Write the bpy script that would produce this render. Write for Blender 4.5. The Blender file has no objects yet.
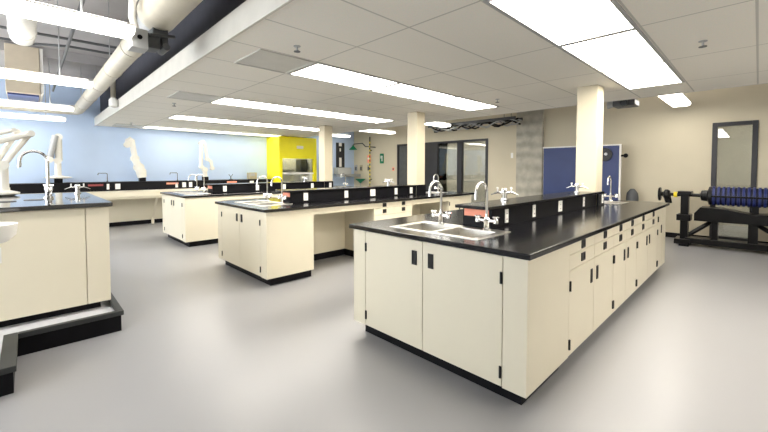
import bpy, bmesh, math, random
from mathutils import Vector, Matrix
random.seed(7)
S = bpy.context.scene
COL = S.collection
PI = math.pi

# ------------------------------------------------------------------ materials
def mat(name, col, rough=0.5, metal=0.0, var=0.05, scale=6.0, emit=None, bump=0.0, bscale=60.0, ior=1.45, coat=0.0, rvar=0.0):
    m = bpy.data.materials.new(name); m.use_nodes = True
    nt = m.node_tree; N = nt.nodes; L = nt.links
    b = N['Principled BSDF']
    b.inputs['Roughness'].default_value = rough
    b.inputs['Metallic'].default_value = metal
    b.inputs['IOR'].default_value = ior
    b.inputs['Coat Weight'].default_value = coat
    tc = N.new('ShaderNodeTexCoord')
    no = N.new('ShaderNodeTexNoise'); no.inputs['Scale'].default_value = scale; no.inputs['Detail'].default_value = 3
    L.new(tc.outputs['Object'], no.inputs['Vector'])
    r = N.new('ShaderNodeValToRGB')
    r.color_ramp.elements[0].position = .3; r.color_ramp.elements[1].position = .7
    r.color_ramp.elements[0].color = (*[c*(1-var) for c in col], 1)
    r.color_ramp.elements[1].color = (*[min(1, c*(1+var)) for c in col], 1)
    L.new(no.outputs['Fac'], r.inputs['Fac']); L.new(r.outputs['Color'], b.inputs['Base Color'])
    if rvar:
        mr = N.new('ShaderNodeMapRange'); mr.inputs['To Min'].default_value = rough-rvar; mr.inputs['To Max'].default_value = rough+rvar
        L.new(no.outputs['Fac'], mr.inputs['Value']); L.new(mr.outputs['Result'], b.inputs['Roughness'])
    if bump:
        n2 = N.new('ShaderNodeTexNoise'); n2.inputs['Scale'].default_value = bscale
        bp = N.new('ShaderNodeBump'); bp.inputs['Strength'].default_value = bump; bp.inputs['Distance'].default_value = .01
        L.new(tc.outputs['Object'], n2.inputs['Vector']); L.new(n2.outputs['Fac'], bp.inputs['Height']); L.new(bp.outputs['Normal'], b.inputs['Normal'])
    if emit:
        b.inputs['Emission Color'].default_value = (*emit[:3], 1); b.inputs['Emission Strength'].default_value = emit[3]
    return m

LAMP = 4.6
M = {}
M['floor'] = mat('floor_epoxy', (.31, .309, .318), .30, var=.015, scale=.6)
M['cream'] = mat('cream_laminate', (.75, .695, .555), .42, var=.02, scale=2)
M['cream_wall'] = mat('cream_paint', (.62, .56, .425), .7, var=.02, scale=2, bump=.05)
M['blue_wall'] = mat('blue_paint', (.55, .68, .90), .65, var=.03, scale=1.5)
M['white_wall'] = mat('white_paint', (.78, .78, .75), .7, var=.02)
M['black_top'] = mat('black_epoxy_top', (.004, .004, .006), .17, var=.2, scale=30, ior=1.48)
M['polished_top'] = mat('polished_black_top', (.006, .006, .008), .07, var=.2, scale=30, ior=2.1)
M['black'] = mat('black_rubber', (.005, .005, .007), .5, var=.2, ior=1.25)
M['black_shiny'] = mat('black_enamel', (.006, .006, .007), .3, var=.2, ior=1.3)
M['pull'] = mat('black_plastic', (.01, .01, .01), .4, var=.1)
M['groove'] = mat('dark_gap', (.2, .18, .13), .8)
M['steel'] = mat('brushed_steel', (.72, .70, .66), .28, 1.0, var=.06, scale=40)
M['chrome'] = mat('chrome', (.82, .82, .82), .1, 1.0, var=.02)
M['white'] = mat('white_plastic', (.86, .85, .82), .4, var=.02)
M['arm'] = mat('arm_enamel', (.76, .74, .68), .35, var=.03)
M['grey'] = mat('grey_metal', (.42, .43, .44), .4, .3, var=.05)
M['dark_grey'] = mat('dark_grey_metal', (.09, .095, .1), .45, .2, var=.1)
M['duct'] = mat('painted_duct', (.56, .52, .43), .45, .1, var=.05, scale=8)
M['deck'] = mat('ceiling_deck_paint', (.40, .385, .385), .8, var=.08, scale=2)
M['red'] = mat('red_label', (.95, .36, .24), .5)
M['red2'] = mat('dark_red_label', (.30, .06, .06), .5)
M['yellow'] = mat('yellow_enamel', (.96, .86, .02), .35, var=.02)
M['yellow_b'] = mat('yellow_plastic', (.8, .62, .02), .4)
M['green'] = mat('safety_green', (.01, .20, .09), .4)
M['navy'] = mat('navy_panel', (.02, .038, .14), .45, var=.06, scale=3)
M['blue_rib'] = mat('blue_ribbed_paint', (.022, .034, .15), .4, var=.1)
M['navy_dark'] = mat('drum_core_paint', (.006, .008, .03), .5)
M['frame'] = mat('charcoal_frame', (.028, .028, .034), .4, var=.08)
M['lamp'] = mat('lit_diffuser', (.9, .9, .87), .5, emit=(1.0, .94, .83, LAMP))
M['lamp_tube'] = mat('lit_lens', (.9, .9, .87), .5, emit=(1.0, .95, .86, LAMP*.8))
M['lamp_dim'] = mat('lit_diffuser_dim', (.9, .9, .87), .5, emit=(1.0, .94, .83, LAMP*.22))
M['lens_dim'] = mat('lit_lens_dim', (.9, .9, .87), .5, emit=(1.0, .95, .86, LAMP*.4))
M['tray'] = mat('tray_floor', (.60, .60, .63), .4, var=.05)
M['rim'] = mat('dark_rim', (.03, .033, .034), .45, var=.1)
M['vent'] = mat('vent_grille', (.60, .59, .56), .5, var=.04)
M['hood_liner'] = mat('hood_liner', (.6, .61, .61), .5)
M['beige'] = mat('beige_box', (.45, .40, .27), .5)

def concrete():
    m = mat('board_marked_concrete', (.50, .475, .40), .8, var=.16, scale=5, bump=.3, bscale=20)
    nt = m.node_tree; N = nt.nodes; L = nt.links; b = N['Principled BSDF']
    src = b.inputs['Base Color'].links[0].from_socket
    tc = N.new('ShaderNodeTexCoord'); wv = N.new('ShaderNodeTexWave'); wv.bands_direction = 'Z'
    wv.inputs['Scale'].default_value = 1.1; wv.inputs['Distortion'].default_value = 2.5; wv.inputs['Detail Scale'].default_value = 2
    mx = N.new('ShaderNodeMixRGB'); mx.blend_type = 'MULTIPLY'; mx.inputs['Fac'].default_value = .22
    L.new(tc.outputs['Object'], wv.inputs['Vector']); L.new(src, mx.inputs['Color1']); L.new(wv.outputs['Color'], mx.inputs['Color2'])
    L.new(mx.outputs['Color'], b.inputs['Base Color'])
    return m
M['concrete'] = concrete()

def tiles():
    m = bpy.data.materials.new('ceiling_tiles'); m.use_nodes = True
    nt = m.node_tree; N = nt.nodes; L = nt.links; b = N['Principled BSDF']
    b.inputs['Roughness'].default_value = .85
    tc = N.new('ShaderNodeTexCoord'); mp = N.new('ShaderNodeMapping')
    mp.inputs['Location'].default_value = (-2.09+12.2+.006, -.04+12.2+.006, 0)
    br = N.new('ShaderNodeTexBrick'); br.offset = 0; br.squash = 1
    br.inputs['Scale'].default_value = 1; br.inputs['Brick Width'].default_value = 1.22; br.inputs['Row Height'].default_value = .61
    br.inputs['Mortar Size'].default_value = .009; br.inputs['Mortar Smooth'].default_value = .3; br.inputs['Bias'].default_value = 0
    br.inputs['Color1'].default_value = (.92, .89, .82, 1); br.inputs['Color2'].default_value = (.90, .87, .80, 1)
    br.inputs['Mortar'].default_value = (.60, .585, .54, 1)
    L.new(tc.outputs['Object'], mp.inputs['Vector']); L.new(mp.outputs['Vector'], br.inputs['Vector'])
    no = N.new('ShaderNodeTexNoise'); no.inputs['Scale'].default_value = 90
    mx = N.new('ShaderNodeMixRGB'); mx.blend_type = 'MULTIPLY'; mx.inputs['Fac'].default_value = .14
    L.new(tc.outputs['Object'], no.inputs['Vector']); L.new(br.outputs['Color'], mx.inputs['Color1']); L.new(no.outputs['Color'], mx.inputs['Color2'])
    L.new(mx.outputs['Color'], b.inputs['Base Color'])
    bp = N.new('ShaderNodeBump'); bp.inputs['Strength'].default_value = .2; bp.inputs['Distance'].default_value = .005
    L.new(no.outputs['Fac'], bp.inputs['Height']); L.new(bp.outputs['Normal'], b.inputs['Normal'])
    return m
M['tiles'] = tiles()

def glass(ior=1.7, tint=(.78, .79, .77, 1)):
    m = bpy.data.materials.new('window_glass'); m.use_nodes = True
    nt = m.node_tree; N = nt.nodes; L = nt.links
    N.remove(N['Principled BSDF']); out = N['Material Output']
    t = N.new('ShaderNodeBsdfTransparent'); t.inputs['Color'].default_value = tint
    g = N.new('ShaderNodeBsdfGlossy'); g.inputs['Roughness'].default_value = .01; g.inputs['Color'].default_value = (.95, .95, .93, 1)
    no = N.new('ShaderNodeTexNoise'); no.inputs['Scale'].default_value = 2
    lw = N.new('ShaderNodeFresnel'); lw.inputs['IOR'].default_value = ior
    mx = N.new('ShaderNodeMixShader')
    L.new(lw.outputs[0], mx.inputs[0]); L.new(t.outputs[0], mx.inputs[1]); L.new(g.outputs[0], mx.inputs[2])
    L.new(mx.outputs[0], out.inputs['Surface'])
    return m
M['glass'] = glass()
M['clear_glass'] = glass(1.3, (.97, .98, .98, 1))

# ------------------------------------------------------------------ mesh builder
class MB:
    def __init__(s): s.bm = bmesh.new()
    def box(s, a, b, rot=None, org=None):
        x0, y0, z0 = a; x1, y1, z1 = b
        vs = [s.bm.verts.new(p) for p in ((x0,y0,z0),(x1,y0,z0),(x1,y1,z0),(x0,y1,z0),(x0,y0,z1),(x1,y0,z1),(x1,y1,z1),(x0,y1,z1))]
        for f in ((3,2,1,0),(4,5,6,7),(0,1,5,4),(1,2,6,5),(2,3,7,6),(3,0,4,7)): s.bm.faces.new([vs[i] for i in f])
        if rot is not None:
            bmesh.ops.rotate(s.bm, verts=vs, cent=org or ((x0+x1)/2,(y0+y1)/2,(z0+z1)/2), matrix=rot)
        return s
    def ring(s, c, t, r, n, up=None):
        t = Vector(t).normalized()
        u = t.cross(Vector((0,0,1)) if abs(t.z) < .9 else Vector((1,0,0))).normalized(); v = t.cross(u)
        return [s.bm.verts.new(Vector(c)+u*(r*math.cos(2*PI*i/n))+v*(r*math.sin(2*PI*i/n))) for i in range(n)]
    def bridge(s, A, B):
        n = len(A)
        for i in range(n): s.bm.faces.new((A[i], A[(i+1)%n], B[(i+1)%n], B[i]))
    def cyl(s, a, b, r, r2=None, n=20):
        a = Vector(a); b = Vector(b); t = b-a
        A = s.ring(a, t, r, n); B = s.ring(b, t, r if r2 is None else r2, n)
        s.bridge(A, B); s.bm.faces.new(list(reversed(A))); s.bm.faces.new(B); return s
    def tube(s, pts, r, n=12):
        pts = [Vector(p) for p in pts]; rings = []; u = None
        for i, p in enumerate(pts):
            t = ((pts[min(i+1, len(pts)-1)]-p).normalized() + (p-pts[max(i-1,0)]).normalized())
            t.normalize()
            if u is None: u = t.cross(Vector((0,0,1)) if abs(t.z) < .9 else Vector((0,1,0))).normalized()
            else: u = (u - t*u.dot(t)).normalized()
            v = t.cross(u); rr = r[i] if isinstance(r, (list, tuple)) else r
            rings.append([s.bm.verts.new(p+u*(rr*math.cos(2*PI*k/n))+v*(rr*math.sin(2*PI*k/n))) for k in range(n)])
        for A, B in zip(rings, rings[1:]): s.bridge(A, B)
        s.bm.faces.new(list(reversed(rings[0]))); s.bm.faces.new(rings[-1]); return s
    def lathe(s, prof, c=(0,0,0), n=28, axis='z'):
        rings = []
        for r, h in prof:
            ring = []
            for i in range(n):
                a = 2*PI*i/n; p = (r*math.cos(a), r*math.sin(a), h)
                if axis == 'y': p = (p[0], p[2], p[1])
                if axis == 'x': p = (p[2], p[0], p[1])
                ring.append(s.bm.verts.new((c[0]+p[0], c[1]+p[1], c[2]+p[2])))
            rings.append(ring)
        for A, B in zip(rings, rings[1:]): s.bridge(A, B)
        s.bm.faces.new(list(reversed(rings[0]))); s.bm.faces.new(rings[-1]); return s
    def ball(s, c, r, n=16):
        return s.lathe([(max(.001, r*math.sin(PI*i/8)), -r*math.cos(PI*i/8)) for i in range(9)], c, n)
    def grid(s, xs, ys, skip, z0, z1):
        nx, ny = len(xs)-1, len(ys)-1; V = {}
        def v(i, j, z):
            if (i,j,z) not in V: V[(i,j,z)] = s.bm.verts.new((xs[i], ys[j], z))
            return V[(i,j,z)]
        on = lambda i, j: 0 <= i < nx and 0 <= j < ny and (i,j) not in skip
        for i in range(nx):
            for j in range(ny):
                if not on(i,j): continue
                s.bm.faces.new((v(i,j,z1), v(i+1,j,z1), v(i+1,j+1,z1), v(i,j+1,z1)))
                s.bm.faces.new((v(i,j+1,z0), v(i+1,j+1,z0), v(i+1,j,z0), v(i,j,z0)))
                for di, dj, a, b in ((0,-1,(i,j),(i+1,j)),(1,0,(i+1,j),(i+1,j+1)),(0,1,(i+1,j+1),(i,j+1)),(-1,0,(i,j+1),(i,j))):
                    if not on(i+di, j+dj): s.bm.faces.new((v(*a,z0), v(*b,z0), v(*b,z1), v(*a,z1)))
        return s
    def prism(s, pts, y0, y1, axis='y'):
        f = (lambda p, t: (p[0], t, p[1])) if axis == 'y' else (lambda p, t: (t, p[0], p[1]))
        A = [s.bm.verts.new(f(p, y0)) for p in pts]; B = [s.bm.verts.new(f(p, y1)) for p in pts]
        s.bridge(A, B); s.bm.faces.new(list(reversed(A))); s.bm.faces.new(B); return s
    def bowl(s, x0, x1, y0, y1, zt, depth, inset=.02, th=.004):
        # open basin: inner and outer skins joined at the lip
        def loop(d, z):
            return [s.bm.verts.new(p) for p in ((x0+d,y0+d,z),(x1-d,y0+d,z),(x1-d,y1-d,z),(x0+d,y1-d,z))]
        A = loop(0, zt); B = loop(inset*.4, zt-depth*.9); C = loop(inset*2, zt-depth)
        D = loop(-th, zt); E = loop(inset*.4-th, zt-depth*.9-th); F = loop(inset*2-th, zt-depth-th)
        s.bridge(B, A); s.bridge(C, B); s.bm.faces.new(C)
        s.bridge(D, E); s.bridge(E, F); s.bm.faces.new(list(reversed(F))); s.bridge(A, D)
        return s
    def build(s, name, m, parent=None, bevel=0, smooth=False, seg=2):
        bmesh.ops.recalc_face_normals(s.bm, faces=s.bm.faces)
        me = bpy.data.meshes.new(name); s.bm.to_mesh(me); s.bm.free()
        o = bpy.data.objects.new(name, me); COL.objects.link(o)
        me.materials.append(m)
        if smooth:
            for p in me.polygons: p.use_smooth = True
            try: me.set_sharp_from_angle(angle=math.radians(40))
            except Exception: pass
        if bevel:
            md = o.modifiers.new('bevel', 'BEVEL'); md.width = bevel; md.segments = seg; md.limit_method = 'ANGLE'
        if parent is not None: o.parent = parent
        return o

def tag(o, label, cat, group=None):
    o['label'] = label; o['category'] = cat
    if group: o['group'] = group
    return o
def thing(name, label, cat, loc=(0,0,0), rz=0, group=None):
    o = bpy.data.objects.new(name, None); COL.objects.link(o); o.empty_display_size = .1
    o.location = loc; o.rotation_euler = (0,0,rz)
    return tag(o, label, cat, group)
def struct(o): o['kind'] = 'structure'; return o
def dup(root, loc, label, rz=None, group=None):
    r = root.copy(); COL.objects.link(r); r.location = loc; r['label'] = label
    if rz is not None: r.rotation_euler = (0,0,rz)
    if group: r['group'] = group
    for ch in list(root.children):
        c = ch.copy(); COL.objects.link(c); c.parent = r
        for g in list(ch.children):
            d = g.copy(); COL.objects.link(d); d.parent = c
    return r

# ------------------------------------------------------------------ room
XL, XR, YF, YB, ZT = -3.2, 9.3, -3.6, 11.3, 3.45
struct(MB().box((XL-.1, YF-.1, -.1), (XR+3.2, 16.2, 0)).build('floor', M['floor']))
struct(MB().box((XL-.1, YF-.1, ZT), (XR+.2, YB+.1, ZT+.1)).build('ceiling', M['deck']))
struct(MB().box((XL-.1, YB, 0), (XR+.2, YB+.1, ZT)).build('wall_back', M['blue_wall']))
wl = MB(); ADDED_WINDOWS = [(1.5, 2.5), (2.8, 4.9), (5.2, 7.5), (7.9, 10.6)]
wl.box((XL-.1, YF, 0), (XL, YB, .9)).box((XL-.1, YF, 3.1), (XL, YB, ZT))
for a, b in zip([YF]+[w_[1] for w_ in ADDED_WINDOWS], [w_[0] for w_ in ADDED_WINDOWS]+[YB]): wl.box((XL-.1, a, .9), (XL, b, 3.1))
struct(wl.build('wall_left', M['white_wall']))
for k, (a, b) in enumerate(ADDED_WINDOWS):  # unseen windows added to light the cabinet fronts and blue wall
    wf = struct(MB().box((XL-.08, a, .9), (XL-.02, a+.06, 3.1)).box((XL-.08, b-.06, .9), (XL-.02, b, 3.1)).box((XL-.08, a+.06, .9), (XL-.02, b-.06, .96)).box((XL-.08, a+.06, 3.04), (XL-.02, b-.06, 3.1)).build('window_%d' % (k+3), M['frame']))
    MB().box((XL-.054, a+.06, .96), (XL-.046, b-.06, 3.04)).build('pane', M['clear_glass'], wf)
struct(MB().box((XL-.1, YF-.1, 0), (XR+.2, YF, ZT)).build('wall_front', mat('pale_grey_paint', (.62, .61, .58), .7, var=.03)))
# right wall with three full-height openings: window_1 (by the machine), window_2 (wide), door_1
WZ = 2.25
W1 = (.02, .63); W2 = (5.33, 7.95); D1 = (8.02, 8.86)
w = MB()
ys = [YF, W1[0], W1[1], W2[0], W2[1], D1[0], D1[1], 9.37]
for a, b in zip(ys[::2], ys[1::2]): w.box((XR, a, 0), (XR+.14, b, ZT))
for a, b in (W1, W2, D1): w.box((XR, a, WZ), (XR+.14, b, ZT))
w.box((XR+.06, 9.37, 0), (XR+.14, YB, ZT))
struct(w.build('wall_right', M['cream_wall']))
for n, (a, b) in enumerate(((YF, W1[0]), (W1[1], W2[0]), (D1[1], 9.37))):
    struct(MB().box((XR-.012, a, 0), (XR, b, .1)).build('baseboard_right' if n == 0 else 'baseboard_right.%03d' % n, M['black']))
# rooms beyond the glass
struct(MB().box((XR+.14, 16, 0), (XR+3.1, 16.1, 2.9)).build('wall_corridor_back', M['white_wall']))
struct(MB().box((XR+.14, YF-.1, 0), (XR+3.1, YF, 2.9)).build('wall_corridor_front', M['white_wall']))
struct(MB().box((XR+.06, YB+.1, 0), (XR+.14, 16, 2.9)).build('wall_corridor_left', M['white_wall']))
struct(MB().box((XR+3.0, YF, 0), (XR+3.1, 16, 2.9)).build('wall_corridor', mat('corridor_paint', (.62, .60, .53), .7, var=.06, scale=3)))
struct(MB().box((XR+.14, YF, 2.8), (XR+3.1, 16, 2.9)).build('ceiling_corridor', M['white_wall']))
def window(name, y0, y1, jambs, mull=(), fw=.055):
    m = MB()
    m.box((XR-.02, y0, 0), (XR+.1, y0+jambs[0], WZ)); m.box((XR-.02, y1-jambs[1], 0), (XR+.1, y1, WZ))
    m.box((XR-.02, y0+jambs[0], WZ-fw), (XR+.1, y1-jambs[1], WZ)); m.box((XR-.02, y0+jambs[0], 0), (XR+.1, y1-jambs[1], .12))
    for a, b in mull: m.box((XR-.02, a, .12), (XR+.1, b, WZ-fw))
    o = struct(m.build(name, M['frame'], bevel=.004))
    edges = [y0+jambs[0]] + [e for ab in mull for e in ab] + [y1-jambs[1]]
    for a, b in zip(edges[::2], edges[1::2]):
        MB().box((XR+.035, a, .12), (XR+.043, b, WZ-fw)).build('pane', M['glass'], o)
    return o
window('window_1', *W1, (.075, .075), fw=.07)
window('window_2', *W2, (.08, .85), ((6.2, 6.36),), fw=.06)
d = struct(MB().box((XR-.02, D1[0], 0), (XR+.1, D1[0]+.07, WZ)).box((XR-.02, D1[1]-.07, 0), (XR+.1, D1[1], WZ)).box((XR-.02, D1[0]+.07, WZ-.07), (XR+.1, D1[1]-.07, WZ)).build('door_1', M['frame'], bevel=.004))
MB().box((XR+.02, D1[0]+.07, .01), (XR+.065, D1[1]-.07, WZ-.07)).build('door_leaf', M['dark_grey'], d, bevel=.003)
MB().cyl((XR-.03, D1[0]+.14, 1.02), (XR+.02, D1[0]+.14, 1.02), .012).cyl((XR-.03, D1[0]+.13, 1.02), (XR-.03, D1[0]+.26, 1.02), .011).build('door_handle', M['chrome'], d)

# suspended tile ceiling: a cloud with painted edges
CX0, CX1, CZ = 1.22, 6.56, 2.44
struct(MB().box((CX0, YF, CZ), (CX1, YB, CZ+.12)).build('ceiling_tiles', M['tiles']))
struct(MB().box((CX0-.02, YF, CZ-.012), (CX0, YB, CZ+.19)).build('trim_1', mat('edge_trim', (.62, .595, .54), .5)))
struct(MB().box((CX1, YF, CZ-.005), (CX1+.015, YB, CZ+.15)).build('trim_2', mat('edge_trim_far', (.60, .59, .55), .5)))
struct(MB().box((1.32, YF, CZ+.12), (1.37, YB, ZT)).build('shade_panel', mat('painted_shade', (.035, .036, .05), .7, var=.15)))  # added dark panel, painted to stand in for shade above the tiles
# upper bulkhead in the shade above the tiles: ribbed deck beams
bt = MB()
for k in range(7): bt.box((XL, YF+.9+k*2.25, ZT-.16), (XR, YF+1.02+k*2.25, ZT))
struct(bt.build('trim_3', M['deck']))
# ------------------------------------------------------------------ ceiling lights
rows = [(-1.49, 'added out of view before the near island'), (.95, 'over the near island'), (3.39, 'over the aisle beyond the near island'), (5.83, 'over the far side of the middle island'),  # first row is unseen and added for its light
        (8.27, 'beyond the far island'), (10.71, 'nearest the blue wall')]
cols = [(2.09, 'left panel'), (3.31, 'middle panel'), (4.53, 'right panel')]
proto = None
for y, rl in rows:
    for x, cl in cols:
        lab = 'flush ceiling light, %s of the row %s' % (cl, rl)
        if proto is None:
            proto = thing('ceiling_light', lab, 'ceiling light', (x+.61, y, CZ), 0, 'flush ceiling light panels')
            MB().box((-.578, -.268, -.006), (.578, .268, .0)).build('diffuser', M['lamp'], proto)
            MB().grid([-.609, -.578, .578, .609], [-.295, -.268, .268, .295], {(1,1)}, -.009, 0).build('frame', M['grey'], proto)
        else:
            q = dup(proto, (x+.61, y, CZ), lab)
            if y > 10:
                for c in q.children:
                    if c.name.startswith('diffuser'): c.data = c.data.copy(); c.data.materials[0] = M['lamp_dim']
# vents at the end of the light rows
vp = None
for y, rl in rows[2:4] + rows[5:]:
    lab = 'grey square ceiling vent left of the row %s' % rl
    if vp is None:
        vp = thing('ceiling_vent', lab, 'vent', (1.79, y, CZ), 0, 'ceiling vents')
        MB().box((-.27, -.27, -.006), (.27, .27, 0)).build('grille', M['vent'], vp)
        MB().grid([-.29, -.27, .27, .29], [-.29, -.27, .27, .29], {(1,1)}, -.012, 0).build('frame', M['vent'], vp)
    else: dup(vp, (1.79, y, CZ), lab)
sp = None
for x, y, wh in ((1.70, 2.82, 'beside the nearest ceiling vent'), (5.14, 2.8, 'near the right end of the second light row'), (4.05, .35, 'right of the near light row'),
                 (1.72, 6.6, 'beside the second ceiling vent'), (1.73, 10.05, 'beside the vent by the blue wall')):
    if sp is None:
        sp = thing('sprinkler_head', 'small sprinkler head on the tile ceiling ' + wh, 'sprinkler', (x, y, CZ), 0, 'sprinkler heads')
        MB().lathe([(.03, .002), (.03, -.006), (.008, -.01), (.008, -.045)], n=14).build('stem', M['grey'], sp)
        MB().lathe([(.028, -.045), (.028, -.05)], n=14).build('deflector', M['dark_grey'], sp)
    else: dup(sp, (x, y, CZ), 'small sprinkler head on the tile ceiling ' + wh)

# pendant strip lights in the open zones
def pendant(x0, x1, y, z, label, group, w=.2, rods=(), lens='lamp_tube'):
    t = thing('pendant_light', label, 'pendant light', ((x0+x1)/2, y, z), 0, group)
    L = (x1-x0)/2
    MB().prism([(-w/2+.002, .055), (w/2-.002, .055), (w/2-.05, .085), (-w/2+.05, .085)], -L, L, axis='x').box((-L, -w/2+.01, .01), (-L+.015, w/2-.01, .055)).box((L-.015, -w/2+.01, .01), (L, w/2-.01, .055)).build('housing', M['white'], t)
    MB().prism([(-w/2, .02), (-w/2+.03, 0), (w/2-.03, 0), (w/2, .02), (w/2, .055), (-w/2, .055)], -L+.015, L-.015, axis='x').build('lens', M[lens], t)
    MB().box((-L+.05, -w/2+.055, .0852), (L-.05, w/2-.055, .088)).build('upper_lens', M[lens], t)
    for dx in rods: MB().cyl((dx, 0, .085), (dx, 0, ZT-z-.002), .006, n=8).build('hanger_rod', M['grey'], t)
    return t
for y, wh in ((3.5, 'nearest the camera, by the spiral duct'), (6.0, 'second from the camera'), (8.62, 'third from the camera'), (10.55, 'closest to the blue wall')):
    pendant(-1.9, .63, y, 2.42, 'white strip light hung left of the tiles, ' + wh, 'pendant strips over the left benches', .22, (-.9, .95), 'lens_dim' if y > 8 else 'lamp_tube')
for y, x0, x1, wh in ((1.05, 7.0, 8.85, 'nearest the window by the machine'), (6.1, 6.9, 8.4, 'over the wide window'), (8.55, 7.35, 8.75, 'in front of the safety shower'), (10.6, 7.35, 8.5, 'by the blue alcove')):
    pendant(x0, x1, y, 2.56, 'white pendant strip light along the cream wall, ' + wh, 'pendant strips along the cream wall', .28, (-.4, .4), 'lens_dim' if y > 8 else 'lamp_tube')

# ------------------------------------------------------------------ ducts and pipes, open ceiling
t = thing('spiral_duct', 'long cream round duct running above the edge of the tile ceiling', 'duct', (.87, 4, 2.73))
MB().cyl((0, .1, 0), (0, 6.75, 0), .105, n=28).build('duct_tube', M['duct'], t, smooth=True)
MB().cyl((-.005, -4.6, .02), (-.005, -.22, .02), .155, n=28).build('wide_duct_tube', M['duct'], t, smooth=True)
MB().tube([(0, 6.74, 0), (-.03, 6.9, 0), (-.12, 6.99, 0), (-.28, 7.02, 0), (-1.4, 7.02, 0)], .105, 24).build('elbow', M['duct'], t, smooth=True)
rb = MB()
for k in range(5): rb.cyl((0, .9+k*1.25, 0), (0, .94+k*1.25, 0), .111, n=28)
rb.build('joint_bands', M['duct'], t, smooth=True)
MB().cyl((-.0, -.22, .012), (0, .12, .0), .15, .1, n=28).build('reducer', M['grey'], t, smooth=True)
t2 = MB().box((-.24, -.42, -.36), (-.12, -.26, -.2)).build('damper_box', M['grey'], t, bevel=.006)
MB().cyl((-.18, -.428, -.27), (-.18, -.419, -.27), .018).build('damper_knob', M['black'], t2)
mb = MB().box((-.12, -.36, -.32), (-.02, -.2, -.2)).box((-.06, -.3, -.22), (.06, -.1, -.1)).cyl((.02, -.4, -.3), (.02, -.2, -.3), .03).cyl((-.1, -.38, -.22), (.1, -.34, -.18), .014).box((.0, -.34, -.28), (.05, -.2, -.2))
mb.build('damper_actuator', M['dark_grey'], t, bevel=.004)
MB().tube([(-.19, -.34, -.2), (-.22, -.36, -.1), (-.22, -.4, .02), (-.18, -.45, .1), (-.1, -.5, .14)], .028, 12).build('flexible_hose', M['white'], t, smooth=True)
hb = MB()
for y in (-1.6, 1.6, 4.9): hb.cyl((-.11, y, .02), (-.11, y, ZT-2.73-.002), .005, n=8).cyl((.11, y, .02), (.11, y, ZT-2.73-.002), .005, n=8)
hb.build('hanger_rods', M['grey'], t)
t = thing('supply_duct', 'fat pale round duct at the top left above the strip lights', 'duct', (0, 6.45, 3.03))
MB().lathe([(.12, -3.2), (.12, -.32), (.13, -.32), (.13, -.26), (.12, -.26), (.12, 0), (.1, .06), (.05, .1), (.001, .105)], axis='y', n=32).build('duct_body', M['vent'], t, smooth=True)
t = thing('soffit_duct', 'beige rectangular duct box above the second strip light', 'duct', (-.01, 8.5, 2.63))
MB().box((-.205, 0, 0), (.205, 1.2, .78)).build('duct_body', mat('beige_duct', (.62, .54, .42), .6), t, bevel=.01)
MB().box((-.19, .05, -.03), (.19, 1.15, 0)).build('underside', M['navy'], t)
MB().prism([(.21, .0), (.25, .05), (.25, .78), (.21, .78)], .02, 1.1).build('side_flange', M['white'], t)
pc = MB()
pipes = [(((.45, 4.2, 3.1), (.45, 10.9, 3.1)), .02), (((-1.5, 6.7, 3.15), (1.0, 6.6, 3.15)), .018), (((-1.5, 7.7, 3.27), (.1, 7.7, 3.27), (.5, 7.4, 3.25), (1.1, 7.4, 3.25)), .018), (((1.05, 2, 3.2), (1.05, 10.9, 3.2)), .025)]
for k, (pts, r) in enumerate(pipes):
    tag(MB().tube(pts, r, 10).build('conduit_pipe', M['dark_grey'], smooth=True), ['thin dark pipe running to the back high above the left benches', 'thin dark pipe crossing above the second strip light', 'thin dark bent pipe crossing behind the beige duct box', 'dark pipe hidden above the edge of the tile ceiling'][k], 'pipe', 'conduits in the open ceiling')
t = thing('hanging_lamp_bracket', 'short pale bracket hanging between the duct and the tile ceiling edge', 'bracket', (1.13, 8.05, 2.5))
MB().cyl((0, 0, .0), (0, 0, ZT-2.5-.17), .04, n=14).build('rod', M['duct'], t, smooth=True)
MB().lathe([(.03, -.03), (.07, 0), (.07, .1), (.03, .16)], n=16).build('foot', M['white'], t, smooth=True)

# open zone along the cream wall: cable ladder, dark projector-like valve
t = thing('cable_ladder', 'dark metal cable ladder under the deck by the concrete pillar', 'cable tray', (8.7, 5.25, 2.6))
m_ = MB().box((-.2, -1.1, 0), (-.17, 1.6, .07)).box((.17, -1.1, 0), (.2, 1.6, .07))
for k in range(9): m_.box((-.17, -1.0+k*.3, .01), (.17, -.96+k*.3, .035))
m_.build('ladder_frame', M['dark_grey'], t)
for k in range(5):
    dx = -.15+k*.075
    pts = [(dx+.03*math.sin(u*.9+k), -1.1+u*.1, -.04+.07*math.sin(u*(.55+.13*k)+k*1.7)) for u in range(28)]
    MB().tube(pts, .016+.005*(k % 2), 8).build('cable', M['black' if k % 2 else 'grey'], t, smooth=True)
hh = MB()
for y in (-.8, 1.2): hh.cyl((-.185, y, .07), (-.185, y, ZT-2.6-.002), .006, n=8).cyl((.185, y, .07), (.185, y, ZT-2.6-.002), .006, n=8)
hh.build('hanger_rods', M['dark_grey'], t)
t = thing('ceiling_projector', 'small dark projector hanging past the tile ceiling edge beside the near column', 'projector', (7.2, 1.62, 2.42))
MB().box((-.16, -.2, 0), (.16, .12, .1)).build('body', M['dark_grey'], t, bevel=.015)
MB().cyl((-.17, -.06, .05), (-.24, -.06, .04), .05, .055).build('lens', M['black_shiny'], t, smooth=True)
MB().cyl((-.1, .2, .05), (-.1, .12, .05), .07, .05).build('fan_cover', M['grey'], t, smooth=True)
MB().cyl((0, 0, .1), (0, 0, ZT-2.422), .02).build('mount_pole', M['dark_grey'], t, smooth=True)

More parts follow.
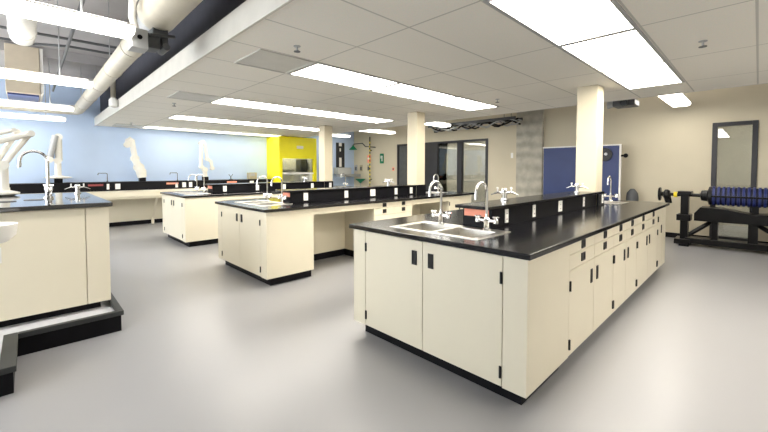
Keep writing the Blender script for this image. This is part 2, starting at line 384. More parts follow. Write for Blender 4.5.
# ------------------------------------------------------------------ columns
for (x, y, s_, lab) in ((5.15, 1.43, .25, 'square cream column standing at the end of the near island shelf'), (5.15, 4.41, .24, 'square cream column rising beside the middle island'), (5.15, 7.33, .24, 'square cream column rising beside the yellow fume hood')):
    t = tag(MB().box((x, y, .9145), (x+s_, y+s_, CZ)).build('column', M['cream_wall'], bevel=.012), lab, 'column', 'square columns')
tag(MB().box((9.2, 3.78, 0), (9.3, 4.46, ZT)).build('concrete_pillar', M['concrete'], bevel=.008), 'wide grey bare concrete pillar against the cream wall', 'pillar')

# ------------------------------------------------------------------ cabinets
def pull(parent, x, z, w=.075, h=.058, y=-.02):
    # recessed black pull: plate, hollow mouth, lip
    m = MB().grid([x-w/2, x-w/2+.008, x+w/2-.008, x+w/2], [z-h/2, z-h/2+.008, z+h/2-.008, z+h/2], {(1,1)}, 0, .006)
    m.box((x-w/2+.008, z-h/2+.008, 0), (x+w/2-.008, z+h/2-.008, .002))
    for v in m.bm.verts: v.co = (v.co.x, y-v.co.z, v.co.y)
    return m.build('handle', M['pull'], parent)
def hinge(parent, x, z, y=-.02):
    return MB().cyl((x, y-.004, z-.034), (x, y-.004, z+.034), .008, n=10).build('hinge', M['pull'], parent)
def front(parent, kind, x0, x1, z0, z1, g=.0025):
    return MB().box((x0+g, -.02, z0+g), (x1-g, 0, z1-g)).build(kind, M['cream'], parent, bevel=.0015)
def body(parent, w, d, kick=True, sides=(0, 0), back=0, hollow=False):
    m = MB().box((0, 0, .1), (w, d, .70 if hollow else .878))
    if hollow: m.grid([0, .02, w-.02, w], [0, .02, d-.02, d], {(1,1)}, .70, .878)
    m.build('carcass', M['cream'], parent)
    MB().box((sides[0], .055, 0), (w-sides[1], d-back, .1)).build('toe_kick', M['black'], parent)

def sink_cabinet(loc, label):
    t = thing('sink_cabinet', label, 'cabinet', loc, -PI/2, 'sink end cabinets of the islands')
    body(t, 1.49, .617, sides=(.06, .06), hollow=True)
    MB().box((0, -.02, .1), (.146-.002, 0, .876)).build('filler_panel', M['cream'], t)
    MB().box((1.344+.002, -.02, .1), (1.49, 0, .876)).build('filler_panel', M['cream'], t)
    MB().box((0, -.0005, .1), (1.49, .0, .876)).build('gap_lining', M['groove'], t)
    for a, b, hx, gx in ((.146, .745, .672, .155), (.745, 1.344, .818, 1.335)):
        d_ = front(t, 'door', a, b, .102, .874)
        pull(d_, hx, .748, .044, .1)
        for z in (.745, .19): hinge(d_, gx, z, -.02)
    return t
def drawer_cabinet(loc, widths, label, depth=1.44, drawers=True, group='drawer cabinets along the islands', rz=0):
    t = thing('drawer_cabinet', label, 'cabinet', loc, rz, group)
    Wd = sum(widths); body(t, Wd, depth, back=.055)
    MB().box((0, -.0005, .1), (Wd, 0, .876)).build('gap_lining', M['groove'], t)
    x = 0
    for k, w_ in enumerate(widths):
        zt = .874
        for z0, z1 in ((.795, .874), (.69, .795)):
            dr = front(t, 'drawer', x, x+w_, z0, z1); pull(dr, x+w_/2, (z0+z1)/2+.004)
        d_ = front(t, 'door', x, x+w_, .102, .69)
        hx = x+w_-.07 if k % 2 == 0 else x+.07
        pull(d_, hx, .565, .035, .105)
        gx = x+.01 if k % 2 == 0 else x+w_-.01
        for z in (.585, .185): hinge(d_, gx, z)
        x += w_
    return t
def knee_panel(loc, w, depth, label, group='knee spaces along the islands'):
    t = thing('knee_space', label, 'knee space', loc, 0, group)
    MB().box((0, 0, .8), (w, .03, .878)).build('apron_rail', M['cream'], t)
    MB().box((0, depth-.02, .1), (w, depth, .878)).build('back_panel', M['cream'], t)
    MB().box((0, depth-.015, 0), (w, depth-.005, .1)).build('toe_kick', M['black'], t)
    return t
def end_cabinet(loc, w, label, depth=1.44):
    t = thing('end_cabinet', label, 'cabinet', loc, 0, 'end cabinets of the islands')
    body(t, w, depth, sides=(0, .06), back=.055, hollow=True)
    MB().box((0, -.0005, .1), (w, 0, .876)).build('gap_lining', M['groove'], t)
    d_ = front(t, 'door', 0, w*.55, .102, .874); pull(d_, w*.55-.07, .6, .035, .105)
    for z in (.745, .19): hinge(d_, .01, z)
    MB().box((w*.55+.002, -.02, .1), (w, 0, .876)).build('filler_panel', M['cream'], t)
    return t

XC = 1.95
isl = [(.87, 'near island'), (3.93, 'middle island'), (6.95, 'far island')]
def worktop(y, nm):
    # long black slab with openings for the double sink and the end sink
    z0, z1 = .88, .914
    a, b = y-.025, y+1.52
    xs = [1.92, 2.10, 2.42, 5.60, 5.94, 6.33]
    ys = [a, y+.44, y+.76, y+.80, y+1.12, b]
    o = MB().grid(xs, ys, {(1,1), (1,3), (3,1)}, z0, z1).build('worktop', M['black_top'], bevel=.004)
    return tag(o, 'long black worktop slab of the ' + nm, 'worktop', 'black island worktops')
def double_sink(y, nm):
    t = thing('double_sink', 'stainless double bowl sink in the left end of the ' + nm, 'sink', (2.26, y+.78, .914), 0, 'double sinks')
    yy = [-.40, -.34, -.02, .02, .34, .40]
    MB().grid([-.20, -.16, .16, .255], yy, {(1,1), (1,3)}, 0, .005).build('rim', M['steel'], t, bevel=.002)
    for a, b in ((-.34, -.02), (.02, .34)):
        bo = MB().bowl(-.158, .158, a+.002, b-.002, .004, .17, .02, .001).build('bowl', M['steel'], t, bevel=.012, smooth=True)
        MB().lathe([(.03, -.1655), (.03, -.163), (.012, -.163), (.012, -.1645)], ((0, (a+b)/2, 0)), 16).build('drain', M['dark_grey'], bo)
    return t
def end_sink(y, nm):
    t = thing('end_sink', 'small stainless sink in the right end of the ' + nm, 'sink', (5.77, y+.6, .914), 0, 'end sinks')
    MB().grid([-.22, -.165, .165, .22], [-.22, -.155, .155, .22], {(1,1)}, 0, .005).build('rim', M['steel'], t, bevel=.002)
    MB().bowl(-.163, .163, -.153, .153, .004, .17, .02, .001).build('bowl', M['steel'], t, bevel=.012, smooth=True)
    return t
fau0 = None
def faucet(loc, label, rz=0):
    global fau0
    if fau0 is not None: return dup(fau0, loc, label, rz)
    t = fau0 = thing('gooseneck_faucet', label, 'faucet', loc, rz, 'gooseneck faucets')
    MB().lathe([(.03, 0), (.03, .012), (.02, .018), (.02, .055), (.024, .06), (.024, .085), (.013, .095), (.011, .12)], n=18).build('base', M['chrome'], t, smooth=True)
    pts = [(0, 0, .09), (0, 0, .28)] + [(-.075+.075*math.cos(a), 0, .28+.075*math.sin(a)) for a in [PI*k/12 for k in range(1, 13)]] + [(-.15, 0, .26), (-.152, 0, .235)]
    MB().tube(pts, [.010]*(len(pts)-3)+[.010, .012, .011], 12).build('spout', M['chrome'], t, smooth=True)
    for s in (-1, 1):
        h = MB().cyl((0, s*.015, .07), (0, s*.075, .075), .011, n=12).lathe([(.02, .055), (.02, .07), (.014, .095), (.008, .1)], (0, s*.075, 0), 14).build('valve', M['chrome'], t, smooth=True)
        MB().tube([(-.027, s*.075, .1), (.027, s*.075, .1)], .006, 8).tube([(0, s*.075-.027, .1), (0, s*.075+.027, .1)], .006, 8).build('cross_handle', M['chrome'], h, smooth=True)
    return t
tur0 = None
def turret(loc, label, rz=0):
    global tur0
    if tur0 is not None: return dup(tur0, loc, label, rz)
    t = tur0 = thing('gas_turret', label, 'gas tap', loc, rz, 'gas turrets')
    MB().lathe([(.034, 0), (.034, .01), (.022, .018), (.022, .08), (.028, .085), (.028, .1), (.02, .11), (.001, .112)], n=18).build('body', M['chrome'], t, smooth=True)
    for s in (-1, 1):
        h = MB().tube([(0, s*.02, .07), (0, s*.06, .075), (0, s*.085, .065), (0, s*.12, .05)], [.012, .011, .008, .005], 10).build('nozzle', M['chrome'], t, smooth=True)
        MB().cyl((0, s*.06, .075), (0, s*.06, .11), .007, n=8).box((-.035, s*.06-.007, .108), (.035, s*.06+.007, .118)).build('lever', M['white'], h)
    return t
def reagent_shelf(y, nm, x1, outlets, yoff=.53):
    t = thing('reagent_shelf', 'raised black service shelf along the middle of the ' + nm, 'shelf', (0, y+yoff, .914), 0, 'raised service shelves')
    MB().box((2.55, .025, 0), (x1, .285, .15)).build('casing', M['black'], t, bevel=.003)
    MB().box((2.47, 0, .15), (x1+.02, .31, .175)).build('top', M['black_top'], t, bevel=.004)
    MB().box((x1, 0, 0), (x1+.25, .018, .15)).build('end_casing', M['black'], t)
    MB().box((x1+.02, 0, .15), (x1+.25, .018, .175)).build('end_top', M['black_top'], t)
    MB().box((2.545, .05, .085), (2.55, .27, .14)).build('red_label', M['red'], t)
    for x, w_ in outlets:
        yo = .018 if x < x1 else -.007
        o = MB().box((x-w_/2, yo, .025), (x+w_/2, yo+.007, .135)).build('power_outlet', M['white'], t, bevel=.002)
        mm = MB()
        for dz in (.05, .095): mm.box((x-.009, yo-.0015, dz), (x-.005, yo, dz+.008)).box((x+.005, yo-.0015, dz), (x+.009, yo, dz+.008))
        mm.build('sockets', M['pull'], o)
    return t

for k, (y, nm) in enumerate(isl):
    sink_cabinet((XC+.02, y+1.49, 0), 'cream two door sink cabinet at the left end of the ' + nm)
    worktop(y, nm); double_sink(y, nm); end_sink(y, nm)
    faucet((2.448, y+.96, .919), 'chrome gooseneck faucet on the far bowl side of the double sink, ' + nm)
    faucet((2.448, y+.54, .919), 'chrome gooseneck faucet on the near bowl side of the double sink, ' + nm)
    faucet((5.96, y+.60, .919), 'chrome gooseneck faucet at the small sink on the right end of the ' + nm)
outs = [(2.78, .055), (3.30, .055), (3.93, .10), (4.66, .055), (5.3, .055)]
reagent_shelf(.87, 'near island', 5.14, outs)
reagent_shelf(3.93, 'middle island', 5.14, [(2.78, .07), (3.5, .07), (4.05, .11), (4.6, .07), (5.0, .07)], .46)
reagent_shelf(6.95, 'far island', 5.14, [(2.78, .07), (3.45, .07), (4.05, .11), (4.8, .07), (5.3, .07)], .36)
# near island fronts
drawer_cabinet((2.587, .89, 0), [.535, .535], 'cream cabinet with four drawers beside the blank corner panel of the near island', 1.45)
drawer_cabinet((3.657, .89, 0), [.44, .44], 'cream cabinet with narrow drawers and doors, second along the near island side', 1.45)
drawer_cabinet((4.537, .89, 0), [.555, .555], 'cream cabinet with drawers and doors, third along the near island side', 1.45)
end_cabinet((5.647, .89, 0), .583, 'cream cabinet at the far right end of the near island side', 1.45)
for k, (y, nm) in enumerate(isl[1:]):
    knee_panel((2.587, y, 0), 1.05, .72, 'open knee space nearest the sink end of the ' + nm)
    drawer_cabinet((3.637, y+.02, 0), [.42, .42], 'cream drawer cabinet between the two knee spaces of the ' + nm, 1.45)
    knee_panel((4.477, y, 0), 1.02, .72, 'open knee space right of the drawers of the ' + nm)
    end_cabinet((5.497, y+.02, 0), .733, 'cream cabinet at the right end of the ' + nm, 1.45)
# turrets on the shelves
turret((3.12, 1.62, 1.089), 'chrome gas turret on the near island shelf, left of the column', .6)
turret((4.85, 1.56, 1.089), 'chrome gas turret on the near island shelf right in front of the column', .2)
turret((4.55, 4.55, 1.089), 'chrome gas turret on the middle island shelf beside its column', .3)
turret((4.7, 7.5, 1.089), 'chrome gas turret on the far island shelf beside its column', .3)

# ------------------------------------------------------------------ left bench with spill curb
t = thing('spill_curb', 'low black L shaped spill curb around the left bench', 'curb', (0, 0, 0))
MB().box((-.09, 3.76, 0), (.545, 3.775, .14)).box((.53, 3.775, 0), (.545, 6.3, .14)).box((-.15, 3.16, 0), (-.09, 3.775, .14)).box((-1.2, 3.16, 0), (-.15, 3.175, .14)).build('curb_wall', M['black'], t)
MB().box((-.075, 3.73, .14), (.56, 3.775, .178)).box((.515, 3.775, .14), (.56, 6.3, .178)).box((-.15, 3.13, .14), (-.075, 3.775, .178)).box((-1.2, 3.13, .14), (-.15, 3.175, .178)).build('curb_rim', M['rim'], t, bevel=.004)
MB().box((-1.2, 3.775, 0), (.53, 6.3, .13)).box((-1.2, 3.175, 0), (-.15, 3.775, .13)).build('tray_floor', M['tray'], t)
t = thing('tall_bench_cabinet', 'tall cream bench cabinet at the left standing inside the spill curb', 'cabinet', (0, 4.07, .13))
MB().box((-1.2, 0, .07), (.515, 1.95, .915)).build('carcass', M['cream'], t)
MB().box((-1.2, .06, 0), (.45, 1.9, .07)).build('toe_kick', M['black'], t)
MB().box((-1.2, -.02, .07), (.348, 0, .91)).build('front_panel', M['cream'], t, bevel=.002)
MB().box((.354, -.02, .07), (.515, 0, .91)).build('filler_panel', M['cream'], t, bevel=.002)
tag(MB().box((-1.2, 4.02, 1.045), (.54, 6.08, 1.08)).build('worktop', M['polished_top'], bevel=.004), 'black worktop slab of the tall left bench', 'worktop')
f_ = faucet((.15, 5.0, 1.08), 'tall chrome gooseneck faucet standing on the tall left bench'); f_.scale = (1.33, 1.33, 1.33)
for x, y, wh in ((-.15, 4.75, 'at the left edge of the picture'), (.045, 4.85, 'just left of the faucet base')):
    t = thing('cup_sink', 'small dark cup sink in the tall bench ' + wh, 'sink', (x, y, 1.08), 0, 'cup sinks')
    MB().lathe([(.05, 0), (.075, 0), (.075, .005), (.05, .005)], n=24).build('rim', M['dark_grey'], t, smooth=True)
    MB().lathe([(.05, .001), (.05, .002)], n=24).build('drain', M['black'], t)
turret((.44, 5.85, 1.08), 'chrome gas turret at the back right corner of the tall left bench', 1.5)
# eyewash bowl standing in the near tray
t = thing('eyewash_station', 'white bowl of an eyewash cut by the left picture edge', 'eyewash', (-.2, 3.45, .13))
MB().cyl((0, 0, 0), (0, 0, .02), .045).cyl((0, 0, .02), (0, 0, .76), .025).build('pedestal', M['grey'], t, smooth=True)
MB().lathe([(.03, .745), (.1, .77), (.14, .81), (.148, .87), (.15, .885), (.14, .885), (.13, .84), (.06, .79), (.02, .785)], n=32).build('bowl', M['white'], t, smooth=True)
MB().cyl((0, -.05, .79), (0, -.05, .89), .012).cyl((0, .05, .79), (0, .05, .89), .012).lathe([(.02, .89), (.03, .91), (.02, .915)], (0, -.05, 0), 14).lathe([(.02, .89), (.03, .91), (.02, .915)], (0, .05, 0), 14).build('spray_heads', M['chrome'], t, smooth=True)
MB().box((.02, -.07, .64), (.07, -.062, .74)).build('push_plate', M['white'], t)

# ------------------------------------------------------------------ blue wall bench
t = thing('wall_bench', 'long bench along the blue wall with black upstand', 'bench', (0, 0, 0))
MB().box((-1.5, 10.82, 0), (5.58, 11.29, .86)).build('service_wall', M['cream'], t)
MB().box((-1.5, 10.81, 0), (5.58, 10.82, .1)).build('toe_kick', M['black'], t)
MB().box((-1.5, 10.05, .83), (5.58, 10.82, .86)).build('top_board', M['cream'], t)
MB().box((-1.5, 10.06, .75), (5.58, 10.09, .83)).build('apron_rail', M['cream'], t)
MB().box((-1.5, 10.10, .70), (5.58, 10.13, .745)).build('lower_rail', M['cream'], t)
MB().box((-1.5, 10.80, .86), (5.58, 11.29, 1.07)).build('upstand', M['black'], t, bevel=.004)
for x in (-.3, 2.24, 4.2):
    MB().prism([(10.14, .83), (10.2, .83), (10.8, .1), (10.8, .0), (10.72, .0), (10.72, .16)], x, x+.05, axis='x').build('bracket', M['cream'], t)
for x, w_ in ((1.37, .05), (1.56, .10), (2.84, .06), (3.02, .09), (3.18, .08), (4.9, .12)):
    MB().box((x-w_/2, 10.79, .90), (x+w_/2, 10.80, 1.03)).build('power_outlet', M['white'], t, bevel=.002)
for x in (1.14, 2.74, 4.3):
    MB().box((x-.14, 10.79, .985), (x+.14, 10.80, 1.03)).build('red_label', M['red2'] if x < 2 else M['red'], t)
for x, wh in ((1.38, 'right of the dark red label'), (2.9, 'right of the middle red label')):
    q = thing('water_tap', 'thin dark bent tap on the blue wall bench ' + wh, 'tap', (x, 10.95, 1.07), 0, 'thin bench taps')
    MB().lathe([(.02, 0), (.02, .02), (.01, .03)], n=12).build('base', M['dark_grey'], q)
    MB().tube([(0, 0, .02), (0, 0, .2), (-.02, 0, .215), (-.17, 0, .215), (-.18, 0, .17)], .009, 8).build('spout', M['dark_grey'], q, smooth=True)
t = thing('instrument_box', 'small beige instrument box on the bench beside the yellow fume hood', 'instrument', (5.0, 11.0, 1.07))
MB().box((-.12, -.1, .01), (.12, .1, .21)).build('case', M['beige'], t, bevel=.01)
MB().box((-.09, -.105, .1), (.05, -.1, .19)).build('display', M['grey'], t)
MB().box((-.1, -.08, 0), (-.07, .08, .01)).box((.07, -.08, 0), (.1, .08, .01)).build('feet', M['black'], t)
t = thing('burner_stand', 'small black stand on the blue wall bench right of the tallest extraction arm', 'stand', (4.35, 11.0, 1.07))
MB().lathe([(.06, 0), (.06, .012), (.012, .02), (.012, .1)], n=16).build('base', M['black'], t, smooth=True)
MB().tube([(-.06, 0, .16), (0, 0, .09), (.06, 0, .16)], .008, 8).build('holder', M['black'], t)

# extraction arms
def arm(label, base, segs, block=True, disc=0, hood=None):
    t = thing('extraction_arm', label, 'extraction arm', base, 0, 'jointed extraction arms')
    if block: MB().box((-.07, -.07, 0), (.07, .07, .1)).build('mounting_block', M['black'], t, bevel=.008)
    zb = .1 if block else 0
    if disc: MB().lathe([(disc*.6, zb), (disc, zb+.02), (disc, zb+.035), (disc*.4, zb+.06), (.05, zb+.09)], n=28).build('base_disc', M['arm'], t, smooth=True)
    for pts, r, m_ in segs:
        MB().tube(pts, r, 14).build('arm_tube', M[m_], t, smooth=True)
        MB().cyl((pts[-1][0], pts[-1][1]-.06, pts[-1][2]), (pts[-1][0], pts[-1][1]+.06, pts[-1][2]), (r if not isinstance(r, list) else r[-1])*1.15, n=18).build('joint', M['arm'], t, smooth=True)
    if hood:
        MB().lathe([(.04, 0), (.05, -.03), (.11, -.12), (.115, -.13), (.1, -.125), (.03, -.02)], hood, 24).build('hood', M['arm'], t, smooth=True)
    return t
arm('white extraction arm with wide round base on the bench behind the faucet', (.5, 10.98, 1.07), [([(0, 0, .15), (0, 0, .5)], .06, 'arm'), ([(.02, .02, .5), (.02, .02, 1.03)], .065, 'arm'), ([(-.03, -.03, 1.06), (-.14, -.06, .52)], .06, 'grey')], disc=.24)
arm('thick white extraction arm bent like a swan neck, middle of the blue wall', (2.1, 10.98, 1.07), [([(0, 0, .1), (-.02, 0, .25), (-.07, 0, .36)], [.1, .12, .1], 'arm'), ([(-.07, 0, .36), (-.15, 0, .58)], [.09, .08], 'arm'), ([(-.13, 0, .5), (-.19, 0, .9), (-.2, 0, 1.02), (-.24, 0, 1.06), (-.28, 0, 1.02), (-.3, 0, .92)], .065, 'arm')])
arm('thin white extraction arm folded in an upside down V on the blue wall bench', (3.62, 10.98, 1.07), [([(0, 0, .1), (-.01, 0, .3)], .06, 'arm'), ([(-.01, 0, .32), (-.1, 0, .38)], .05, 'arm'), ([(-.11, 0, .4), (-.1, 0, 1.04)], .05, 'arm'), ([(-.1, 0, 1.06), (-.04, 0, 1.1), (.0, 0, 1.04), (.06, 0, .6)], .045, 'arm'), ([(.06, 0, .6), (.16, 0, .54), (.19, 0, .34)], .045, 'arm')])
arm('large cream extraction arm with slanted folded tubes at the left picture edge', (-.19, 5.85, 1.08), [([(0, 0, .06), (0, 0, .34)], .045, 'arm'), ([(0, .0, .34), (.22, .03, .70)], .03, 'arm'), ([(-.06, .09, .36), (.12, .1, .72)], .028, 'arm'), ([(-.6, -.06, .36), (.235, -.05, .70)], .03, 'arm'), ([(-.6, -.06, .44), (.1, -.05, .73)], .02, 'arm')], block=False, disc=.13)

# ------------------------------------------------------------------ yellow fume hood
t = thing('fume_hood', 'bright yellow fume hood standing against the blue wall', 'fume hood', (5.64, 10.45, 0))
Wh, Dh, Hh = 1.38, .84, 2.42
MB().box((0, 0, .93), (.11, Dh, Hh)).box((Wh-.11, 0, .93), (Wh, Dh, Hh)).box((.11, 0, 1.73), (Wh-.11, .1, Hh)).box((.11, .1, 2.2), (Wh-.11, Dh, Hh)).build('housing', M['yellow'], t, bevel=.006)
MB().box((.11, Dh-.03, .93), (Wh-.11, Dh, 2.2)).build('back_baffle', M['hood_liner'], t)
MB().box((-.01, -.06, .88), (Wh+.01, Dh, .93)).build('worktop', M['black_top'], t, bevel=.004)
b_ = MB().box((0, .03, 0), (Wh, Dh, .88)).build('base_cabinet', M['cream'], t)
for a, b2 in ((.02, .68), (.70, 1.36)): MB().box((a, .01, .1), (b2, .03, .86)).build('door', M['cream'], b_, bevel=.002)
MB().box((.3, .2, 2.17), (1.08, .5, 2.2)).build('hood_fill_light', M['lamp_tube'], t)  # glowing box added to brighten the hood interior
MB().box((.111, .1, .93), (.125, Dh-.03, 2.2)).build('liner', M['hood_liner'], t)
MB().box((Wh-.125, .1, .93), (Wh-.111, Dh-.03, 2.2)).build('liner', M['hood_liner'], t)
MB().box((.11, .03, 1.22), (Wh-.11, .05, 1.28)).build('sash_rail', M['white'], t)
MB().box((.11, .036, 1.28), (Wh-.11, .042, 1.73)).build('sash_glass', M['glass'], t)
MB().box((.95, .3, 1.3), (1.2, .6, 1.72)).build('inner_cabinet', M['dark_grey'], t)
MB().box((.18, Dh-.2, 1.34), (.9, Dh-.05, 1.37)).build('inner_shelf', M['dark_grey'], t)
MB().box((.62, -.004, 2.05), (.86, 0, 2.14)).build('plate', M['white'], t)

# ------------------------------------------------------------------ cream wall fittings
t = thing('wall_cupboard', 'grey wall shelf with tall dark cupboard in the corner by the safety shower', 'cupboard', (8.9, 11.15, 1.1))
MB().box((-.45, -.35, .0), (.38, .14, .1)).build('shelf', M['grey'], t, bevel=.005)
MB().box((-.55, -.12, .1), (.1, .14, .35)).build('case', mat('grey_case', (.55, .56, .55), .5), t, bevel=.005)
t = thing('dark_panel', 'narrow dark glazed panel on the blue wall right of the far column', 'panel', (8.65, 11.28, 1.45))
MB().box((-.19, -.03, 0), (.19, .02, .95)).build('frame', M['frame'], t, bevel=.004)
MB().box((-.07, -.05, .03), (.03, -.03, .38)).box((-.05, -.05, .62), (.0, -.03, .74)).box((-.08, -.05, .82), (.04, -.03, .95)).build('pale_fittings', M['white'], t)
t = thing('safety_shower', 'green headed safety shower with striped pipe on the cream wall', 'safety shower', (9.3, 10.2, 0))
MB().cyl((-.04, .05, 0), (-.04, .05, 2.6), .018, n=12).cyl((-.04, .05, 1.0), (.06, .05, 1.0), .014, n=10).cyl((-.04, .05, 2.1), (.06, .05, 2.1), .014, n=10).build('pipe', M['black'], t)
mb = MB()
for k in range(12): mb.cyl((-.04, .05, .7+k*.15), (-.04, .05, .77+k*.15), .021, n=12)
mb.build('yellow_bands', M['yellow_b'], t)
MB().tube([(-.04, -.25, 2.2), (-.04, .3, 2.25), (-.06, .45, 2.38), (-.2, .78, 2.36), (-.22, .82, 2.3)], .018, 10).build('shower_arm', M['dark_grey'], t, smooth=True)
MB().lathe([(.15, 2.14), (.15, 2.16), (.04, 2.27), (.02, 2.32)], (-.22, .82, 0), 24).build('shower_head', M['green'], t, smooth=True)
MB().lathe([(.03, .86), (.06, .9), (.19, 1.0), (.2, 1.02), (.18, 1.02), (.05, .93)], (-.24, .36, 0), 24).build('eyewash_bowl', M['green'], t, smooth=True)
MB().tube([(-.24, .36, .88), (-.24, .36, .72), (-.04, .05, .72)], .018, 10).build('waste_pipe', M['grey'], t, smooth=True)
def plate(name, lab, cat, y, z, h, w_, m_, inner=None, group=None, x=9.3):
    q = thing(name, lab, cat, (x, y, z), 0, group)
    MB().box((-.012, -w_/2, -h/2), (.003, w_/2, h/2)).build('plate', M[m_], q, bevel=.003)
    if inner:
        for (a, b, c, d2, mm) in inner: MB().box((-.016, a, c), (-.012, b, d2)).build('mark', M[mm], q)
    return q
xr2 = 9.36
plate('safety_sign', 'small red and white sign beside the striped shower pipe', 'sign', 10.40, 1.78, .3, .2, 'red', [(-.07, .07, -.02, .05, 'white')], x=xr2)
plate('emergency_sign', 'tall green sign right of the safety shower', 'sign', 9.70, 1.78, .36, .2, 'green', [(-.04, .0, -.1, .1, 'white'), (.02, .05, .0, .1, 'white')], x=xr2)
for y, wh, mm in ((11.17, 'left of three above the grey shelf', 'grey'), (10.86, 'middle of three beside the shower', 'beige'), (10.42, 'right of three by the striped pipe', 'beige')):
    plate('wall_control', 'small wall control box, ' + wh, 'control box', y, 1.43, .24, .16, mm, [(-.04, .05, -.08, .05, 'dark_grey')], 'wall control boxes', xr2)
plate('call_point', 'small red wall call point left of the dark door', 'call point', 9.05, 1.39, .13, .1, 'red', [(-.025, .025, -.03, .03, 'dark_grey')])
plate('light_switch', 'small pale switch plate on the concrete pillar side', 'switch', 4.62, 1.75, .14, .06, 'white')

# blue board by the cream wall
t = thing('display_board', 'tall navy blue board with white edges and round black port', 'board', (8.8, 2.0, 0))
MB().box((0, .025, .08), (.05, 1.58, 1.875)).build('panel', M['navy'], t)
MB().box((-.012, 0, .06), (.06, .025, 1.90)).box((-.012, .025, 1.875), (.06, 1.605, 1.90)).box((.0, 1.58, .06), (.05, 1.585, 1.875)).build('edge_trim', M['white'], t, bevel=.003)
MB().lathe([(.14, .002), (.14, -.03), (.1, -.03), (.1, -.012)], (0, .29, 1.69), 28, 'x').build('port', M['black_shiny'], t, smooth=True)
MB().cyl((-.03, .27, 1.7), (-.02, .27, 1.7), .03).build('port_hub', M['grey'], t)
MB().cyl((.03, .002, 1.66), (.03, -.05, 1.66), .02).ball((.03, -.08, 1.66), .045).build('knob', M['black'], t, smooth=True)
MB().box((-.2, .1, 0), (.26, .18, .08)).box((-.2, 1.4, 0), (.26, 1.48, .08)).build('feet', M['black'], t)
t = thing('grey_canister', 'grey rounded canister behind the navy board', 'canister', (9.08, 1.84, 0))
MB().lathe([(.1, 0), (.11, .02), (.11, .78), (.1, .88), (.05, .95), (.03, .97)], n=24).build('tank', M['dark_grey'], t, smooth=True)

# ------------------------------------------------------------------ black test machine with the blue ribbed drum
t = thing('testing_machine', 'long black machine with blue ribbed drum and handwheel by the window', 'machine', (8.6, 0, 0))
fr = MB()
fr.box((-.1, .87, .06), (.1, .98, .94)).box((-.2, .83, .03), (.2, 1.05, .12)).box((-.14, .83, .92), (.14, 1.02, .98)).box((-.15, .83, .45), (.15, 1.03, .56))
fr.box((-.12, .47, .1), (.12, .55, .5)).box((-.12, -.02, .1), (.12, .1, .5)).box((-.12, -1.5, .06), (.12, -1.35, .94))
fr.box((-.14, -1.5, .05), (.14, .9, .15))
fr.build('frame', M['black_shiny'], t, bevel=.008)
MB().prism([(.78, .50), (.78, .60), (.70, .71), (.40, .70), (.1, .64), (-1.4, .64), (-1.4, .47), (.78, .47)], -.2, .2, axis='x').build('bed', M['black_shiny'], t, bevel=.008)
def bar(y0, z0, y1, z1):
    return MB().cyl((0, y0, z0), (0, y1, z1), .035, n=8).build('brace', M['black_shiny'], t)
bar(.85, .2, .55, .46); bar(0, .46, -.45, .14); bar(-1.35, .2, -.9, .46)
MB().box((-.22, .84, 0), (-.1, .98, .04)).box((.1, .84, 0), (.22, .98, .04)).box((-.22, -1.45, 0), (-.1, -1.35, .05)).box((.1, -1.45, 0), (.22, -1.35, .05)).build('feet', M['black'], t)
MB().cyl((0, -1.4, .91), (0, 1.3, .91), .03).build('shaft', M['black_shiny'], t, smooth=True)
MB().lathe([(.05, 1.04), (.052, 1.04), (.052, 1.09), (.03, 1.09)], (0, 0, .91), 20, 'y').build('collar', M['yellow_b'], t, smooth=True)
MB().lathe([(.03, 1.14), (.08, 1.15), (.1, 1.18), (.1, 1.22), (.05, 1.25)], (0, 0, .9), 24, 'y').cyl((0, 1.2, .9), (0, 1.16, .74), .06, .05).build('gear_block', M['black_shiny'], t, smooth=True)
wh = MB().lathe([(.105, 1.28), (.125, 1.285), (.125, 1.315), (.105, 1.32), (.095, 1.305)], (0, 0, .91), 28, 'y').cyl((0, 1.25, .91), (0, 1.33, .91), .04)
for k in range(4):
    a = PI/4+k*PI/2; wh.cyl((0, 1.3, .91), (.11*math.cos(a), 1.3, .91+.11*math.sin(a)), .013, n=8)
wh.build('handwheel', M['black_shiny'], t, smooth=True)
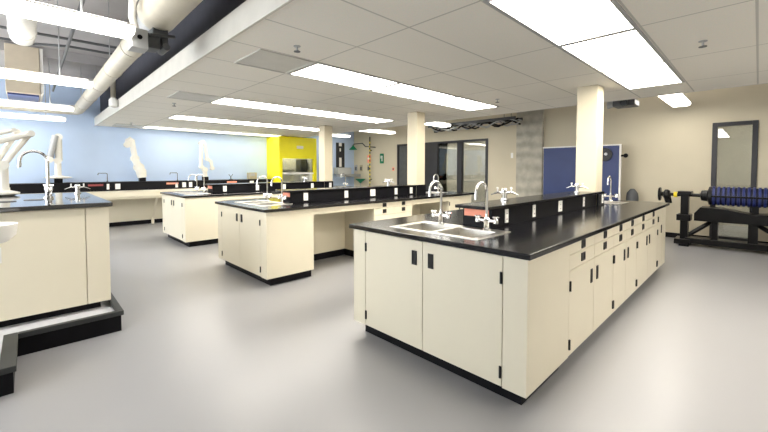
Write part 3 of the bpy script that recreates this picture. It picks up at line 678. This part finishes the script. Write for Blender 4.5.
MB().lathe([(.04, .72), (.09, .70), (.1, .62), (.16, .60), (.17, .56)], (0, 0, .91), 28, 'y').build('drum_flange', M['black_shiny'], t, smooth=True)
MB().lathe([(.15, .56), (.15, -1.2)], (0, 0, .91), 28, 'y').build('drum_core', M['navy_dark'], t, smooth=True)
rb = []
for k in range(28):
    y = .54-k*.062
    rb += [(.149, y+.012), (.166, y+.009), (.166, y-.022), (.149, y-.025)]
MB().lathe(rb, (0, 0, .91), 32, 'y').build('drum_ribs', M['blue_rib'], t)
MB().box((-.19, -1.2, .895), (-.165, .56, .925)).build('guide_rail', M['black_shiny'], t)
MB().cyl((0, -1.2, .91), (0, -1.28, .91), .17, .1).build('end_flange', M['black_shiny'], t, smooth=True)
MB().box((-.05, -.02, .64), (.05, .06, .76)).build('drum_support', M['black_shiny'], t)

# ------------------------------------------------------------------ world, camera
wld = bpy.data.worlds.new('world'); S.world = wld; wld.use_nodes = True
wld.node_tree.nodes['Background'].inputs[0].default_value = (.93, .96, 1, 1)
wld.node_tree.nodes['Background'].inputs[1].default_value = 2.3
# corridor lamps added to brighten the view through the glass
for y in (-.5, 3.0, 6.6, 9.5, 13):
    q = thing('corridor_fill_light', 'added ceiling light brightening the room beyond the glass', 'ceiling light', (XR+1.6, y, 2.7915), 0, 'added lights beyond the glass')
    MB().box((-.3, -.6, 0), (.3, .6, .008)).build('diffuser', mat('corridor_fill_lens', (.9, .9, .9), .5, emit=(1, .95, .86, 5)), q)

cam = bpy.data.cameras.new('camera'); co = bpy.data.objects.new('camera', cam); COL.objects.link(co)
F = 365.57
cam.sensor_width = 36; cam.sensor_fit = 'HORIZONTAL'; cam.lens = F/768*36
cam.shift_y = (182.2-216)/768
cam.clip_start = .05
yaw, pitch = math.radians(45.69), math.radians(1.966)
co.location = (0, 0, 1.37)
co.rotation_euler = (PI/2-pitch, 0, yaw-PI/2)
S.camera = co
S.view_settings.view_transform = 'Standard'; S.view_settings.look = 'None'
S.view_settings.gamma = 1; S.view_settings.use_curve_mapping = False
S.view_settings.exposure = 2.17
